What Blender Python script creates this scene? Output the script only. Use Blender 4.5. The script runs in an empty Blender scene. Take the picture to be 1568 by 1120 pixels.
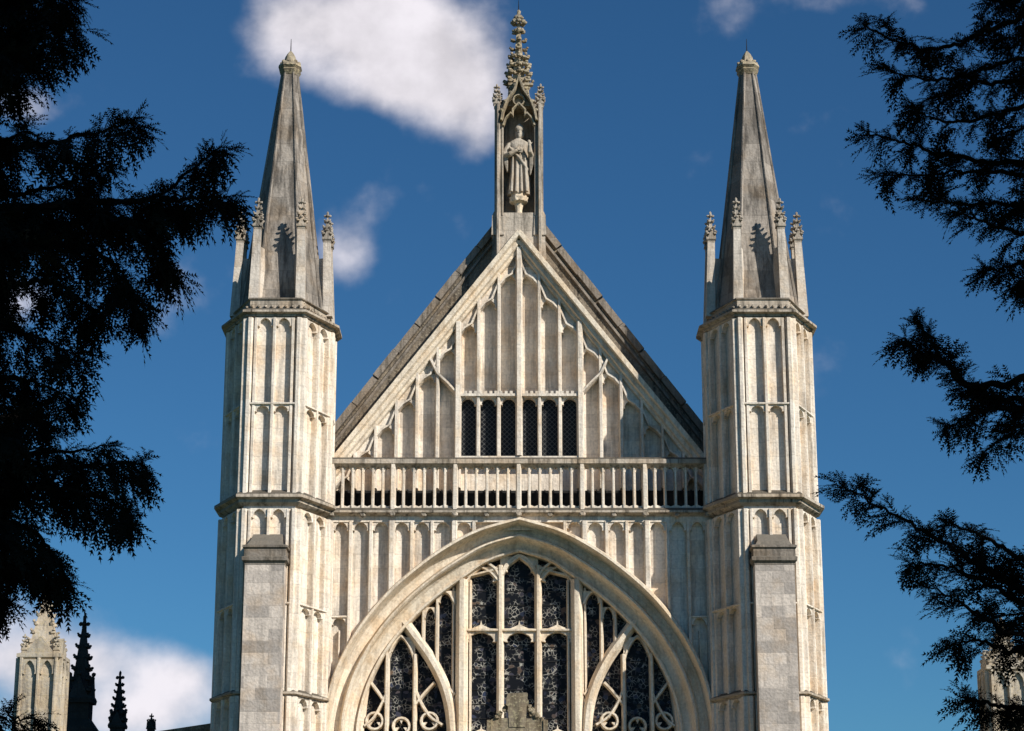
import bpy, bmesh, math, random
import numpy as np
from mathutils import Vector, Matrix
random.seed(7); rng=np.random.default_rng(7)
scn=bpy.context.scene
F=3312.0; TH=math.radians(15.9); D=63.0; ZC=1.7
ct,st=math.cos(TH),math.sin(TH)
def SZ(v,Y):
    t=(560-v)/F
    return ZC+(Y+D)*(st+t*ct)/(ct-t*st)
def SX(dx,v,Y):
    return dx/F*((Y+D)*ct+(SZ(v,Y)-ZC)*st)
def jit(a=.005): return random.uniform(0,a)
# ---------------------------------------------------------------- materials
def newmat(name):
    m=bpy.data.materials.new(name); m.use_nodes=True
    nt=m.node_tree; b=nt.nodes['Principled BSDF']
    return m,nt,b
def N(nt,t,**k):
    n=nt.nodes.new(t)
    for a,b in k.items(): setattr(n,a,b)
    return n
def stone(name,c1,c2,dirt_shade,ledge,bw=.85,bh=.42,mort=.75,grime=.6,rough=.9,ledge_amt=.85,lich=None,warm=.5,g0=.47,g1=.68,bias=-.3,side_shade=.55):
    m,nt,b=newmat(name); L=nt.links.new
    uv=N(nt,'ShaderNodeUVMap'); uv.uv_map='UVMap'
    br=N(nt,'ShaderNodeTexBrick'); br.inputs['Scale'].default_value=1
    br.inputs['Brick Width'].default_value=bw; br.inputs['Row Height'].default_value=bh
    br.inputs['Mortar Size'].default_value=.006; br.inputs['Mortar Smooth'].default_value=.3
    br.inputs['Bias'].default_value=bias
    br.inputs['Color1'].default_value=(*c1,1); br.inputs['Color2'].default_value=(*c2,1)
    br.inputs['Mortar'].default_value=tuple([x*mort for x in c1])+(1,)
    L(uv.outputs[0],br.inputs['Vector'])
    tc=N(nt,'ShaderNodeTexCoord')
    n1=N(nt,'ShaderNodeTexNoise'); n1.inputs['Scale'].default_value=1.1; n1.inputs['Detail'].default_value=3; n1.inputs['Roughness'].default_value=.65
    L(tc.outputs['Object'],n1.inputs['Vector'])
    mp=N(nt,'ShaderNodeMapping'); mp.inputs['Scale'].default_value=(3.6,3.6,.35); L(tc.outputs['Object'],mp.inputs['Vector'])
    n2=N(nt,'ShaderNodeTexNoise'); n2.inputs['Scale'].default_value=1.4; n2.inputs['Detail'].default_value=4; n2.inputs['Roughness'].default_value=.7
    L(mp.outputs[0],n2.inputs['Vector'])
    n3=N(nt,'ShaderNodeTexNoise'); n3.inputs['Scale'].default_value=14; n3.inputs['Detail'].default_value=2
    L(tc.outputs['Object'],n3.inputs['Vector'])
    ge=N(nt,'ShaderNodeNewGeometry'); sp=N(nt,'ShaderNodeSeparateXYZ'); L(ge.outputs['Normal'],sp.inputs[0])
    r1=N(nt,'ShaderNodeMapRange'); r1.inputs[1].default_value=g0; r1.inputs[2].default_value=g1; r1.inputs[3].default_value=0; r1.inputs[4].default_value=grime
    L(n2.outputs['Fac'],r1.inputs[0])
    # shade painted into the colour of left-facing (-X) faces
    rn=N(nt,'ShaderNodeMapRange'); rn.inputs[1].default_value=-.35; rn.inputs[2].default_value=-.85; rn.inputs[3].default_value=0; rn.inputs[4].default_value=side_shade
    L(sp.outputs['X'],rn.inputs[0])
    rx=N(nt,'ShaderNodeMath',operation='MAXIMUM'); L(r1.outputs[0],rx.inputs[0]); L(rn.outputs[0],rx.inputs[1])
    mx=N(nt,'ShaderNodeMix',data_type='RGBA'); L(rx.outputs[0],mx.inputs[0]); L(br.outputs['Color'],mx.inputs[6]); mx.inputs[7].default_value=(*dirt_shade,1)
    r2=N(nt,'ShaderNodeMapRange'); r2.inputs[1].default_value=.46; r2.inputs[2].default_value=.66; r2.inputs[4].default_value=warm
    L(n1.outputs['Fac'],r2.inputs[0])
    mw=N(nt,'ShaderNodeMix',data_type='RGBA'); mw.blend_type='MULTIPLY'; L(r2.outputs[0],mw.inputs[0]); L(mx.outputs[2],mw.inputs[6]); mw.inputs[7].default_value=(.92,.74,.53,1)
    r3=N(nt,'ShaderNodeMapRange'); r3.inputs[1].default_value=.35; r3.inputs[2].default_value=.7; r3.inputs[3].default_value=.86; r3.inputs[4].default_value=1.07
    L(n3.outputs['Fac'],r3.inputs[0])
    mf=N(nt,'ShaderNodeVectorMath',operation='SCALE'); L(mw.outputs[2],mf.inputs[0]); L(r3.outputs[0],mf.inputs['Scale'])
    last=mf.outputs[0]
    if lich:
        r5=N(nt,'ShaderNodeMapRange'); r5.inputs[1].default_value=.56; r5.inputs[2].default_value=.62; r5.inputs[4].default_value=.7
        L(n3.outputs['Fac'],r5.inputs[0])
        ml2=N(nt,'ShaderNodeMix',data_type='RGBA'); L(r5.outputs[0],ml2.inputs[0]); L(last,ml2.inputs[6]); ml2.inputs[7].default_value=(*lich,1); last=ml2.outputs[2]
    r4=N(nt,'ShaderNodeMapRange'); r4.inputs[1].default_value=.25; r4.inputs[2].default_value=.6; r4.inputs[4].default_value=ledge_amt
    L(sp.outputs['Z'],r4.inputs[0])
    ml=N(nt,'ShaderNodeMix',data_type='RGBA'); L(r4.outputs[0],ml.inputs[0]); L(last,ml.inputs[6]); ml.inputs[7].default_value=(*ledge,1)
    L(ml.outputs[2],b.inputs['Base Color']); b.inputs['Roughness'].default_value=rough
    b.inputs['Specular IOR Level'].default_value=.1
    ad=N(nt,'ShaderNodeMath',operation='MULTIPLY_ADD'); L(br.outputs['Fac'],ad.inputs[0]); ad.inputs[1].default_value=-.5; L(n3.outputs['Fac'],ad.inputs[2])
    bp=N(nt,'ShaderNodeBump'); bp.inputs['Strength'].default_value=.5; bp.inputs['Distance'].default_value=.03
    L(ad.outputs[0],bp.inputs['Height']); L(bp.outputs[0],b.inputs['Normal'])
    return m
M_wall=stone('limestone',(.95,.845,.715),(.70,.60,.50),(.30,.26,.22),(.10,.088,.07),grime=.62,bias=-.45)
M_arch=stone('cream_moulded_stone',(.95,.82,.65),(.84,.715,.56),(.42,.335,.25),(.3,.25,.18),bw=.9,bh=.5,mort=.85,grime=.6,ledge_amt=.3,side_shade=.4)
M_butt=stone('pale_ashlar',(.74,.64,.55),(.35,.31,.28),(.26,.23,.20),(.08,.07,.06),bw=.66,bh=.33,grime=.5,mort=.8,bias=-.15)
M_spire=stone('spire_stone',(.42,.365,.31),(.17,.15,.13),(.085,.075,.066),(.12,.11,.09),bw=1.0,bh=.62,mort=.6,grime=.8,ledge_amt=.0,g0=.44,g1=.62)
M_cope=stone('weathered_coping',(.30,.245,.185),(.18,.15,.118),(.055,.048,.04),(.05,.045,.035),grime=.9,bw=1.1,bh=.6,lich=(.38,.32,.23))
M_cope2=stone('buttress_cap_stone',(.34,.29,.24),(.22,.19,.16),(.09,.08,.065),(.18,.16,.13),grime=.85)
M_dark=stone('lichened_stone',(.50,.42,.31),(.36,.305,.225),(.09,.078,.058),(.2,.17,.11),grime=.8,lich=(.54,.44,.26),ledge_amt=.4)
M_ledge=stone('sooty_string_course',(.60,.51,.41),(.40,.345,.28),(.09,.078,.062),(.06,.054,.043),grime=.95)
M_ledge2=stone('pinnacle_stone',(.58,.50,.41),(.42,.365,.30),(.09,.08,.065),(.14,.125,.1),grime=.9,ledge_amt=.5)
M_pil=stone('pilaster_stone',(.76,.67,.57),(.56,.49,.42),(.2,.175,.15),(.10,.09,.075),grime=.7)
M_stat=stone('statue_stone',(.74,.64,.52),(.66,.57,.46),(.2,.17,.14),(.3,.26,.2),bw=5,bh=5,grime=.7,ledge_amt=.3)
def simple(name,c,rough=.8,var=.3,scale=6):
    m,nt,b=newmat(name); L=nt.links.new
    tc=N(nt,'ShaderNodeTexCoord'); n=N(nt,'ShaderNodeTexNoise'); n.inputs['Scale'].default_value=scale; n.inputs['Detail'].default_value=1
    L(tc.outputs['Object'],n.inputs['Vector'])
    r=N(nt,'ShaderNodeMapRange'); r.inputs[1].default_value=.3; r.inputs[2].default_value=.7; r.inputs[3].default_value=1-var; r.inputs[4].default_value=1+var; L(n.outputs['Fac'],r.inputs[0])
    s=N(nt,'ShaderNodeVectorMath',operation='SCALE'); s.inputs[0].default_value=c; L(r.outputs[0],s.inputs['Scale']); L(s.outputs[0],b.inputs['Base Color'])
    b.inputs['Roughness'].default_value=rough; b.inputs['Specular IOR Level'].default_value=.05
    return m
M_lead=simple('lead_roof',(.16,.165,.17),.6)
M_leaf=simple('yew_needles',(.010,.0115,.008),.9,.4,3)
M_bark=simple('yew_bark',(.02,.015,.012),.95)
M_leaf2=simple('shade_tree_leaves',(.05,.08,.03),.7,.4,3)
M_grass=simple('grass_turf',(.045,.065,.03),.95,.4,2)
M_path=simple('path_gravel',(.20,.185,.16),.95,.2,8)
M_iron=simple('iron',(.03,.03,.03),.6)
M_door=simple('oak_door',(.07,.045,.03),.7)
def glassmat(name,kind):
    m,nt,b=newmat(name); L=nt.links.new
    tc=N(nt,'ShaderNodeTexCoord'); sp=N(nt,'ShaderNodeSeparateXYZ'); L(tc.outputs['Object'],sp.inputs[0])
    if kind==0:
        mp=N(nt,'ShaderNodeMapping'); mp.inputs['Scale'].default_value=(1,.01,1); L(tc.outputs['Object'],mp.inputs['Vector'])
        vo=N(nt,'ShaderNodeTexVoronoi',feature='DISTANCE_TO_EDGE'); vo.inputs['Scale'].default_value=9; L(mp.outputs[0],vo.inputs['Vector'])
        vc=N(nt,'ShaderNodeTexVoronoi'); vc.inputs['Scale'].default_value=9; L(mp.outputs[0],vc.inputs['Vector'])
        s2=N(nt,'ShaderNodeSeparateColor'); L(vc.outputs['Color'],s2.inputs[0])
        r=N(nt,'ShaderNodeMapRange'); r.inputs[1].default_value=.03; r.inputs[2].default_value=.08; r.inputs[3].default_value=1; r.inputs[4].default_value=0; L(vo.outputs['Distance'],r.inputs[0])
        nz=N(nt,'ShaderNodeTexNoise'); nz.inputs['Scale'].default_value=3.2; nz.inputs['Detail'].default_value=4; L(mp.outputs[0],nz.inputs['Vector'])
        r0=N(nt,'ShaderNodeMapRange'); r0.inputs[1].default_value=.46; r0.inputs[2].default_value=.6; L(nz.outputs['Fac'],r0.inputs[0])
        mm=N(nt,'ShaderNodeMath',operation='MULTIPLY'); L(r.outputs[0],mm.inputs[0]); L(r0.outputs[0],mm.inputs[1])
        mx=N(nt,'ShaderNodeMix',data_type='RGBA'); L(mm.outputs[0],mx.inputs[0]); mx.inputs[7].default_value=(.42,.40,.35,1)
        cr=N(nt,'ShaderNodeMapRange'); cr.inputs[1].default_value=.70; cr.inputs[2].default_value=1; cr.inputs[4].default_value=.9; cr.inputs[3].default_value=.0; L(s2.outputs[0],cr.inputs[0])
        # muted pane tints
        tn=N(nt,'ShaderNodeMix',data_type='RGBA'); L(s2.outputs[1],tn.inputs[0]); tn.inputs[6].default_value=(.05,.07,.13,1); tn.inputs[7].default_value=(.16,.11,.075,1)
        mc=N(nt,'ShaderNodeMix',data_type='RGBA'); L(cr.outputs[0],mc.inputs[0]); mc.inputs[6].default_value=(.009,.010,.013,1); L(tn.outputs[2],mc.inputs[7])
        L(mc.outputs[2],mx.inputs[6]); L(mx.outputs[2],b.inputs['Base Color'])
    else:
        outs=[]
        for op in ('ADD','SUBTRACT'):
            a=N(nt,'ShaderNodeMath',operation=op); L(sp.outputs['X'],a.inputs[0]); L(sp.outputs['Z'],a.inputs[1])
            k=N(nt,'ShaderNodeMath',operation='MULTIPLY'); L(a.outputs[0],k.inputs[0]); k.inputs[1].default_value=6.5
            f=N(nt,'ShaderNodeMath',operation='FRACT'); L(k.outputs[0],f.inputs[0])
            l=N(nt,'ShaderNodeMath',operation='LESS_THAN'); L(f.outputs[0],l.inputs[0]); l.inputs[1].default_value=.17; outs.append(l)
        mxx=N(nt,'ShaderNodeMath',operation='MAXIMUM'); L(outs[0].outputs[0],mxx.inputs[0]); L(outs[1].outputs[0],mxx.inputs[1])
        mx=N(nt,'ShaderNodeMix',data_type='RGBA'); L(mxx.outputs[0],mx.inputs[0]); mx.inputs[6].default_value=(.010,.011,.014,1); mx.inputs[7].default_value=(.09,.09,.086,1)
        L(mx.outputs[2],b.inputs['Base Color'])
    b.inputs['Roughness'].default_value=.4; b.inputs['Specular IOR Level'].default_value=.15
    return m
M_glass=glassmat('leaded_glass',0); M_glass2=glassmat('lattice_glass',1)
# ---------------------------------------------------------------- builder
bmi=bmesh.new(); bmesh.ops.create_icosphere(bmi,subdivisions=1,radius=1)
ICOV=[v.co.copy() for v in bmi.verts]; ICOF=[[v.index for v in f.verts] for f in bmi.faces]; bmi.free()
class B:
    def __init__(s): s.V=[]; s.Fc=[]; s.M=Matrix.Identity(4)
    def add(s,vs,fs):
        o=len(s.V); s.V+= [tuple(s.M@Vector(v)) for v in vs]; s.Fc+=[[i+o for i in f] for f in fs]
    def loft(s,rings,cap=True):
        n=len(rings[0]); vs=[p for r in rings for p in r]; fs=[]
        for k in range(len(rings)-1):
            for i in range(n):
                j=(i+1)%n; fs.append([k*n+i,k*n+j,(k+1)*n+j,(k+1)*n+i])
        if cap: fs.append(list(range(n))[::-1]); fs.append([(len(rings)-1)*n+i for i in range(n)])
        s.add(vs,fs)
    def box(s,x0,x1,y0,y1,z0,z1):
        j=jit(.004)
        s.loft([[(x0,y0-j,z0),(x1,y0-j,z0),(x1,y1,z0),(x0,y1,z0)],[(x0,y0-j,z1),(x1,y0-j,z1),(x1,y1,z1),(x0,y1,z1)]])
    def prism(s,poly,y0,y1):
        j=jit(.004)
        s.loft([[(x,y0-j,z) for x,z in poly],[(x,y1,z) for x,z in poly]])
    def rib(s,pts,w,y0,y1,ch=.5,mid=.45):
        y0-=jit(.006); ym=y0+(y1-y0)*mid; rings=[]; n=len(pts)
        for i,(x,z) in enumerate(pts):
            a=pts[max(i-1,0)]; c=pts[min(i+1,n-1)]
            d1=Vector((x-a[0],z-a[1])); d2=Vector((c[0]-x,c[1]-z))
            if d1.length<1e-6: d1=d2
            if d2.length<1e-6: d2=d1
            d1.normalize(); d2.normalize(); t=d1+d2
            if t.length<1e-6: t=d1
            t.normalize(); nx,nz=-t.y,t.x
            k=1/max(.5,abs(-d1.y*nx+d1.x*nz))
            rings.append([(x+nx*o*k,yy,z+nz*o*k) for o,yy in ((-w/2,y1),(-w/2,ym),(-w*ch/2,y0),(w*ch/2,y0),(w/2,ym),(w/2,y1))])
        s.loft(rings)
    def blob(s,c,r,j=.15):
        if isinstance(r,(int,float)): r=(r,r,r)
        s.add([(c[0]+v.x*r[0]*(1+random.uniform(-j,j)),c[1]+v.y*r[1]*(1+random.uniform(-j,j)),c[2]+v.z*r[2]*(1+random.uniform(-j,j))) for v in ICOV],ICOF)
    def sq(s,cx,cy,rows,n=4,rot=math.pi/4):
        rings=[]
        for z,r in rows:
            rr=r*math.sqrt(2) if n==4 else r/math.cos(math.pi/n)
            rings.append([(cx+rr*math.cos(rot+2*math.pi*i/n),cy+rr*math.sin(rot+2*math.pi*i/n),z) for i in range(n)])
        s.loft(rings)
    def tube(s,pts,rad,n=8):
        rings=[]
        for i,p in enumerate(pts):
            p=Vector(p); a=Vector(pts[max(i-1,0)]); c=Vector(pts[min(i+1,len(pts)-1)]); t=(c-a).normalized()
            u=t.cross(Vector((0,0,1)));
            if u.length<.1: u=t.cross(Vector((0,1,0)))
            u.normalize(); w=t.cross(u)
            rings.append([tuple(p+(u*math.cos(2*math.pi*k/n)+w*math.sin(2*math.pi*k/n))*rad[i]) for k in range(n)])
        s.loft(rings)
    def head(s,x0,x1,zs,zt,y0,y1,prof=[(0,0),(.03,.25),(.14,.42),(.40,.38),(.34,.52),(.48,.74),(.76,.9),(1,.96)]):
        xm=(x0+x1)/2; w=xm-x0; h=zt-zs
        s.prism([(x0+a*w,zs+b_*h) for a,b_ in prof]+[(xm,zt),(x0,zt)],y0,y1)
        s.prism([(x1-a*w,zs+b_*h) for a,b_ in prof]+[(xm,zt),(x1,zt)],y0,y1)
    def finish(s,name,mat,parent=None,smooth=False):
        me=bpy.data.meshes.new(name); me.from_pydata(s.V,[],s.Fc); me.update()
        bm=bmesh.new(); bm.from_mesh(me); bmesh.ops.recalc_face_normals(bm,faces=bm.faces)
        uvl=bm.loops.layers.uv.new('UVMap')
        for f in bm.faces:
            n=f.normal
            if abs(n.z)>.9: t=Vector((1,0,0)); up=Vector((0,1,0))
            else: t=Vector((-n.y,n.x,0)).normalized(); up=Vector((0,0,1))
            off=(0.37*round(t.x*3))
            for l in f.loops: l[uvl].uv=(l.vert.co.dot(t)+off,l.vert.co.dot(up))
            f.smooth=smooth
        bm.to_mesh(me); bm.free(); me.materials.append(mat)
        ob=bpy.data.objects.new(name,me); scn.collection.objects.link(ob)
        if parent: ob.parent=parent
        return ob
def empty(name):
    e=bpy.data.objects.new(name,None); scn.collection.objects.link(e); return e
CATH=empty('cathedral')
def crocket_pinnacle(b,cx,cy,z0,w,hs,hp,nc=4,cr=.05,fin=True,lean=0):
    if hs>0: b.sq(cx,cy,[(z0,w/2),(z0+hs,w/2)])
    z1=z0+hs
    b.sq(cx,cy,[(z1-.05*hp,w*.62),(z1,w*.66),(z1+.04*hp,w*.6)])
    for k in range(4):
        a=k*math.pi/2; dx,dy=math.sin(a),-math.cos(a)
        M0=b.M; b.M=M0@Matrix.Translation((cx+dx*w*.48,cy+dy*w*.48,0))@Matrix.Rotation(a,4,'Z')
        b.prism([(-w*.5,z1),(w*.5,z1),(0,z1+w*1.1)],-.12*w,.3*w); b.blob((0,-.08*w,z1+w*1.18),cr*.8); b.M=M0
    b.sq(cx,cy,[(z1,w*.44),(z1+hp*.9,w*.09)])
    for i in range(nc):
        f=(i+.8)/(nc+.5); r=w*(.44*(1-f)+.09*f)*1.2; z=z1+hp*.9*f; c=cr*(1.15-.45*f)
        for k in range(4):
            a=math.pi/4+k*math.pi/2
            x=cx+math.cos(a)*(r+c*.8); y=cy+math.sin(a)*(r+c*.8)
            b.blob((x,y,z),(c,c,c*.75)); b.blob((x+math.cos(a)*c*.7,y+math.sin(a)*c*.7,z+c*.6),c*.55)
    if fin:
        z=z1+hp
        b.sq(cx,cy,[(z-hp*.1,w*.1),(z+.02,w*.06)])
        for a in range(4):
            b.blob((cx+math.cos(a*math.pi/2)*cr*1.1,cy+math.sin(a*math.pi/2)*cr*1.1,z-hp*.05),cr*.75)
        b.blob((cx,cy,z+cr*.6),(cr*.6,cr*.6,cr*1.2))
# ---------------------------------------------------------------- towers
XC=7.22
YF,YS,YB,YK=-1.8,-.3,.6,2.1
def ring(cx,hw,fw,e,z):
    k=.45
    p=[(-fw-e*k,YF-e),(fw+e*k,YF-e),(hw+e,YS-e*k),(hw+e,YB+e*k),(fw+e*k,YK+e),(-fw-e*k,YK+e),(-hw-e,YB+e*k),(-hw-e,YS-e*k)]
    return [(cx+x,y,z) for x,y in p]
def face_frames(cx,hw,fw):
    r=ring(cx,hw,fw,0,0); out=[]
    for i in range(8):
        a=Vector(r[i]); c=Vector(r[(i+1)%8]); d=(c-a); L=d.length; d.normalize()
        n_in=Vector((-d.y,d.x,0))
        M=Matrix(((d.x,n_in.x,0,a.x),(d.y,n_in.y,0,a.y),(0,0,1,0),(0,0,0,1)))
        out.append((M,L,i))
    return out
zv=lambda v:SZ(v,YF)
Zsp,Zc1,Zp1,Ztr,Zm1,Zm0,Zl1,Zb2=zv(455),zv(478),zv(489),zv(620),zv(757),zv(773),zv(781),zv(1062)
def tower(cx,sgn):
    T=empty('turret'); T.parent=CATH
    b=B()
    b.loft([ring(cx,1.43,.74,0,Zm1-.1),ring(cx,1.43,.74,0,Zc1)])
    b.loft([ring(cx,1.46,.74,0,0),ring(cx,1.46,.74,0,Zm0+.1)])
    for (hw,z0,z1,ztr) in ((1.43,Zm1-.02,Zp1,Ztr),(1.46,Zb2,Zl1,zv(925)),(1.46,zv(1400),Zb2-.1,zv(1230))):
        for M,L,i in face_frames(cx,hw,.74):
            b.M=M
            dep=-.19
            mg=.19 if i in(0,4) else .15
            b.rib([(0.02,z0),(0.02,z1)],.20,dep-.02,.0,ch=.45); b.rib([(L-.02,z0),(L-.02,z1)],.20,dep-.02,.0,ch=.45)
            for s_ in (mg,L-mg): b.rib([(s_,z0),(s_,z1)],.09,dep+.03,0,ch=.8,mid=.2)
            b.rib([(L/2,z0),(L/2,z1)],.10,dep,0,ch=.7,mid=.25)
            for xa,xb in ((mg,L/2),(L/2,L-mg)):
                b.head(xa,xb,z1-.42,z1+.02,dep+.05,0)
                b.head(xa,xb,ztr-.36,ztr-.04,dep+.05,0)
                b.prism([(xa,z0),(xb,z0),(xb,z0+.05),(xa,z0+.05)],dep+.04,0)
            b.rib([(0,ztr),(L,ztr)],.10,dep-.01,0,ch=.4)
            b.M=Matrix.Identity(4)
    b.loft([ring(cx,1.56,.84,.25,0),ring(cx,1.56,.84,.2,3.2),ring(cx,1.56,.84,.03,3.5)])
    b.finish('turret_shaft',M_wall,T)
    b=B()
    def course(z0,z1,e):
        h=z1-z0
        b.loft([ring(cx,1.50,.81,0,z0),ring(cx,1.50,.81,e*.5,z0+h*.2),ring(cx,1.50,.81,e*.5,z0+h*.36),ring(cx,1.50,.81,e,z0+h*.46),ring(cx,1.50,.81,e,z0+h*.64),ring(cx,1.50,.81,.0,z1)])
    course(Zp1-.02,Zc1+.12,.28); course(Zm0-.05,Zm1+.12,.29); course(Zb2-.18,Zb2+.14,.22)
    b.loft([ring(cx,1.40,.76,0,Zc1),ring(cx,1.40,.76,0,Zsp-.1),ring(cx,1.44,.78,.04,Zsp-.08),ring(cx,1.44,.78,.0,Zsp-.02)])
    for M,L,i in face_frames(cx,1.46,.80):
        b.M=M
        n=max(3,int(L/.2))
        for k in range(n): b.blob(((k+.5)*L/n,-.02,Zc1+.17),(.05,.06,.05))
        b.M=Matrix.Identity(4)
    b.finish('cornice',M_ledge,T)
    b=B(); ax=.15
    zt=SZ(116,ax); z0=Zsp-.3
    def oc(h,z,fr=.52):
        k=h*fr; dy=h*1.12; dk=h*.45
        p=[(-k,-dy),(k,-dy),(h,-dk),(h,dk),(k,dy),(-k,dy),(-h,dk),(-h,-dk)]
        return [(cx+x,ax+y,z) for x,y in p]
    b.loft([oc(1.24,z0),oc(.235,zt)])
    r0,r1=oc(1.25,z0),oc(.24,zt)
    for i in range(8): b.tube([r0[i],r1[i]],[.06,.035],6)
    b.finish('spire',M_spire,T)
    b=B()
    b.loft([oc(.25,zt-.05),oc(.33,zt+.1),oc(.30,zt+.14),oc(.36,zt+.22),oc(.34,zt+.3),oc(.2,zt+.42),oc(.16,zt+.6),oc(.1,zt+.72),oc(.03,zt+.82)])
    for k in range(8):
        a=k*math.pi/4; b.blob((cx+.27*math.cos(a),ax+.27*math.sin(a),zt+.4),.07)
    b.finish('finial',M_dark,T)
    b=B(); b.tube([(cx,ax,zt+.7),(cx,ax,zt+1.25)],[.02,.008],6); b.finish('lightning_rod',M_iron,T)
    b=B(); bb=B()
    zp=SZ(352,-1.45)
    for (x,y) in ((-.66,-1.42),(.66,-1.42),(-1.33,-.2),(1.33,-.2),(-.66,1.72),(.66,1.72),(-1.33,.5),(1.33,.5)):
        s1=1.06
        w=.145
        bb.loft([[(cx+x*s1+a*w,ax+(y-ax)*s1+c*w,Zsp-.15) for a,c in((-1,-1),(1,-1),(1,1),(-1,1))],[(cx+x+a*w*.75,y+c*w*.75,zp) for a,c in((-1,-1),(1,-1),(1,1),(-1,1))]])
        dv=Vector((-x,ax-y,0)).normalized()
        bb.loft([[(cx+x+dv.x*a-dv.y*c,y+dv.y*a+dv.x*c,Zsp-.1) for a,c in((.05,-.06),(.05,.06),(.55,.06),(.55,-.06))],[(cx+x+dv.x*a-dv.y*c,y+dv.y*a+dv.x*c,zp-.5) for a,c in((.05,-.06),(.05,.06),(.35,.06),(.35,-.06))]])
        crocket_pinnacle(b,cx+x,y,zp,.23,.12,.80,nc=3,cr=.068)
    b.finish('corner_pinnacles',M_ledge2,T); bb.finish('pilasters',M_pil,T)
    b=B()
    bx=.56; yb=-2.55; zc=SZ(862,yb); z2=SZ(838,yb-.05)
    b.box(cx-bx,cx+bx,yb,-1.7,0,zc)
    b.finish('buttress',M_butt,T)
    b=B()
    b.loft([[(cx-x,y,z) for x,y in((bx+.01,yb-.01),(-bx-.01,yb-.01),(-bx-.01,-1.7),(bx+.01,-1.7))] for z in (zc-.05,zc)]+
           [[(cx-x,y,z) for x,y in((bx+e,yb-e),(-bx-e,yb-e),(-bx-e,-1.7),(bx+e,-1.7))] for z,e in((zc+.06,.08),(zc+.16,.09),(zc+.19,.03),(z2-.04,.03),(z2,.08),(z2+.06,.08))]+
           [[(cx-x,y,z) for x,y in((bx-i,y0),(-bx+i,y0),(-bx+i,-1.7),(bx-i,-1.7))] for z,i,y0 in ((z2+.1,.05,yb+.04),(z2+.2,.10,yb+.10),(z2+.24,.12,yb+.16),(z2+.5,.14,-1.95))])
    b.finish('buttress_cap',M_cope2,T)
tower(-XC,-1); tower(XC,1)
# ---------------------------------------------------------------- great window wall
def catmull(pts,n):
    P=[Vector(p) for p in pts]; out=[]; m=len(P)-1
    for k in range(n+1):
        t=k/n*m; i=min(int(t),m-1); f=t-i
        p0=P[i-1] if i>0 else P[0]*2-P[1]; p1=P[i]; p2=P[i+1]; p3=P[i+2] if i+2<=m else P[m]*2-P[m-1]
        out.append(.5*((2*p1)+(-p0+p2)*f+(2*p0-5*p1+4*p2-p3)*f*f+(-p0+3*p1-3*p2+p3)*f**3))
    return out
outer_px=[(0,794),(62,812),(110,836),(155,867),(205,911),(250,967),(283,1030),(298,1090),(302,1150)]
inner_px=[(0,846),(45,860),(85,886),(125,915),(165,952),(200,995),(227,1045),(243,1100),(247,1150)]
def half(px,Y): return [(SX(a,v,Y),SZ(v,Y)) for a,v in px]
oc_=catmull(half(outer_px,0),48); ic_=catmull(half(inner_px,.6),48)
oc_.append(Vector((oc_[-1].x,4.0))); ic_.append(Vector((ic_[-1].x,4.0)))
def arc_pt(s,t,sg): p=oc_[s]*(1-t)+ic_[s]*t; return (sg*p.x,p.y)
ZT=SZ(790,0); XE=5.75
b=B()
for sg in(-1,1):
    for k in range(len(oc_)-2):
        (x0,z0),(x1,z1)=(sg*oc_[k].x,oc_[k].y),(sg*oc_[k+1].x,oc_[k+1].y)
        b.add([(x0,.12,z0),(x1,.12,z1),(x1,.12,ZT),(x0,.12,ZT)],[[0,1,2,3]])
    xk=sg*oc_[-2].x; b.add([(xk,.12,4),(sg*XE,.12,4),(sg*XE,.12,ZT),(xk,.12,ZT)],[[0,1,2,3]])
b.box(-XE,XE,0,1.2,0,4.0); b.box(-XE,XE,.16,1.15,ZT-.4,ZT-.02)
def zouter(x):
    x=abs(x)
    for k in range(len(oc_)-2):
        if oc_[k].x<=x<=oc_[k+1].x:
            f=(x-oc_[k].x)/(oc_[k+1].x-oc_[k].x+1e-9); return oc_[k].y*(1-f)+oc_[k+1].y*f
    return oc_[-2].y
zp0=SZ(799,0)
ribs_px=[70,100,134,165,196,228,259,288]
xs=[SX(d,860,0) for d in ribs_px]
zt2=SZ(945,0)
for sg in(-1,1):
    for i,x in enumerate(xs):
        thick=i in(1,4)
        zb=zouter(x)
        if zb<zp0-.25: b.rib([(sg*x,zb-.05),(sg*x,zp0)],.19 if thick else .12,-.17 if thick else -.11,0.13,ch=.6,mid=.3)
        if i:
            xa=xs[i-1]; zz=zouter(x*.5+xa*.5)
            h=min(.46,max(.18,zp0-zz-.1))
            if zp0-zz>.3: b.head(min(sg*x,sg*xa),max(sg*x,sg*xa),zp0-h,zp0,-.06,.13)
            if zouter(xa)<zt2-.1:
                b.head(min(sg*x,sg*xa),max(sg*x,sg*xa),zt2-.4,zt2,-.05,.13); b.rib([(sg*xa,zt2),(sg*x,zt2)],.1,-.09,.13)
                b.rib([(sg*(x+xa)/2,zt2-1.2),(sg*(x+xa)/2,zt2-.4)],.05,-.03,.13)
    xa=xs[-1]; b.head(min(sg*xa,sg*XE),max(sg*xa,sg*XE),zp0-.4,zp0,-.05,.13)
b.box(-XE,XE,-.09,.13,zp0-.03,ZT-.02)
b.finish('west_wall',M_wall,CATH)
b=B()
prof=[(-.005,.13),(-.01,-.18),(.03,-.28),(.10,-.29),(.13,-.16),(.16,.02),(.20,.20),(.30,.29),(.42,.32),(.46,.21),(.50,.08),(.55,.07),(.59,.14),(.61,.36),(.68,.46),(.80,.52),(.90,.57),(.92,.46),(.98,.48),(1.0,.56),(1.0,1.05)]
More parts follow.
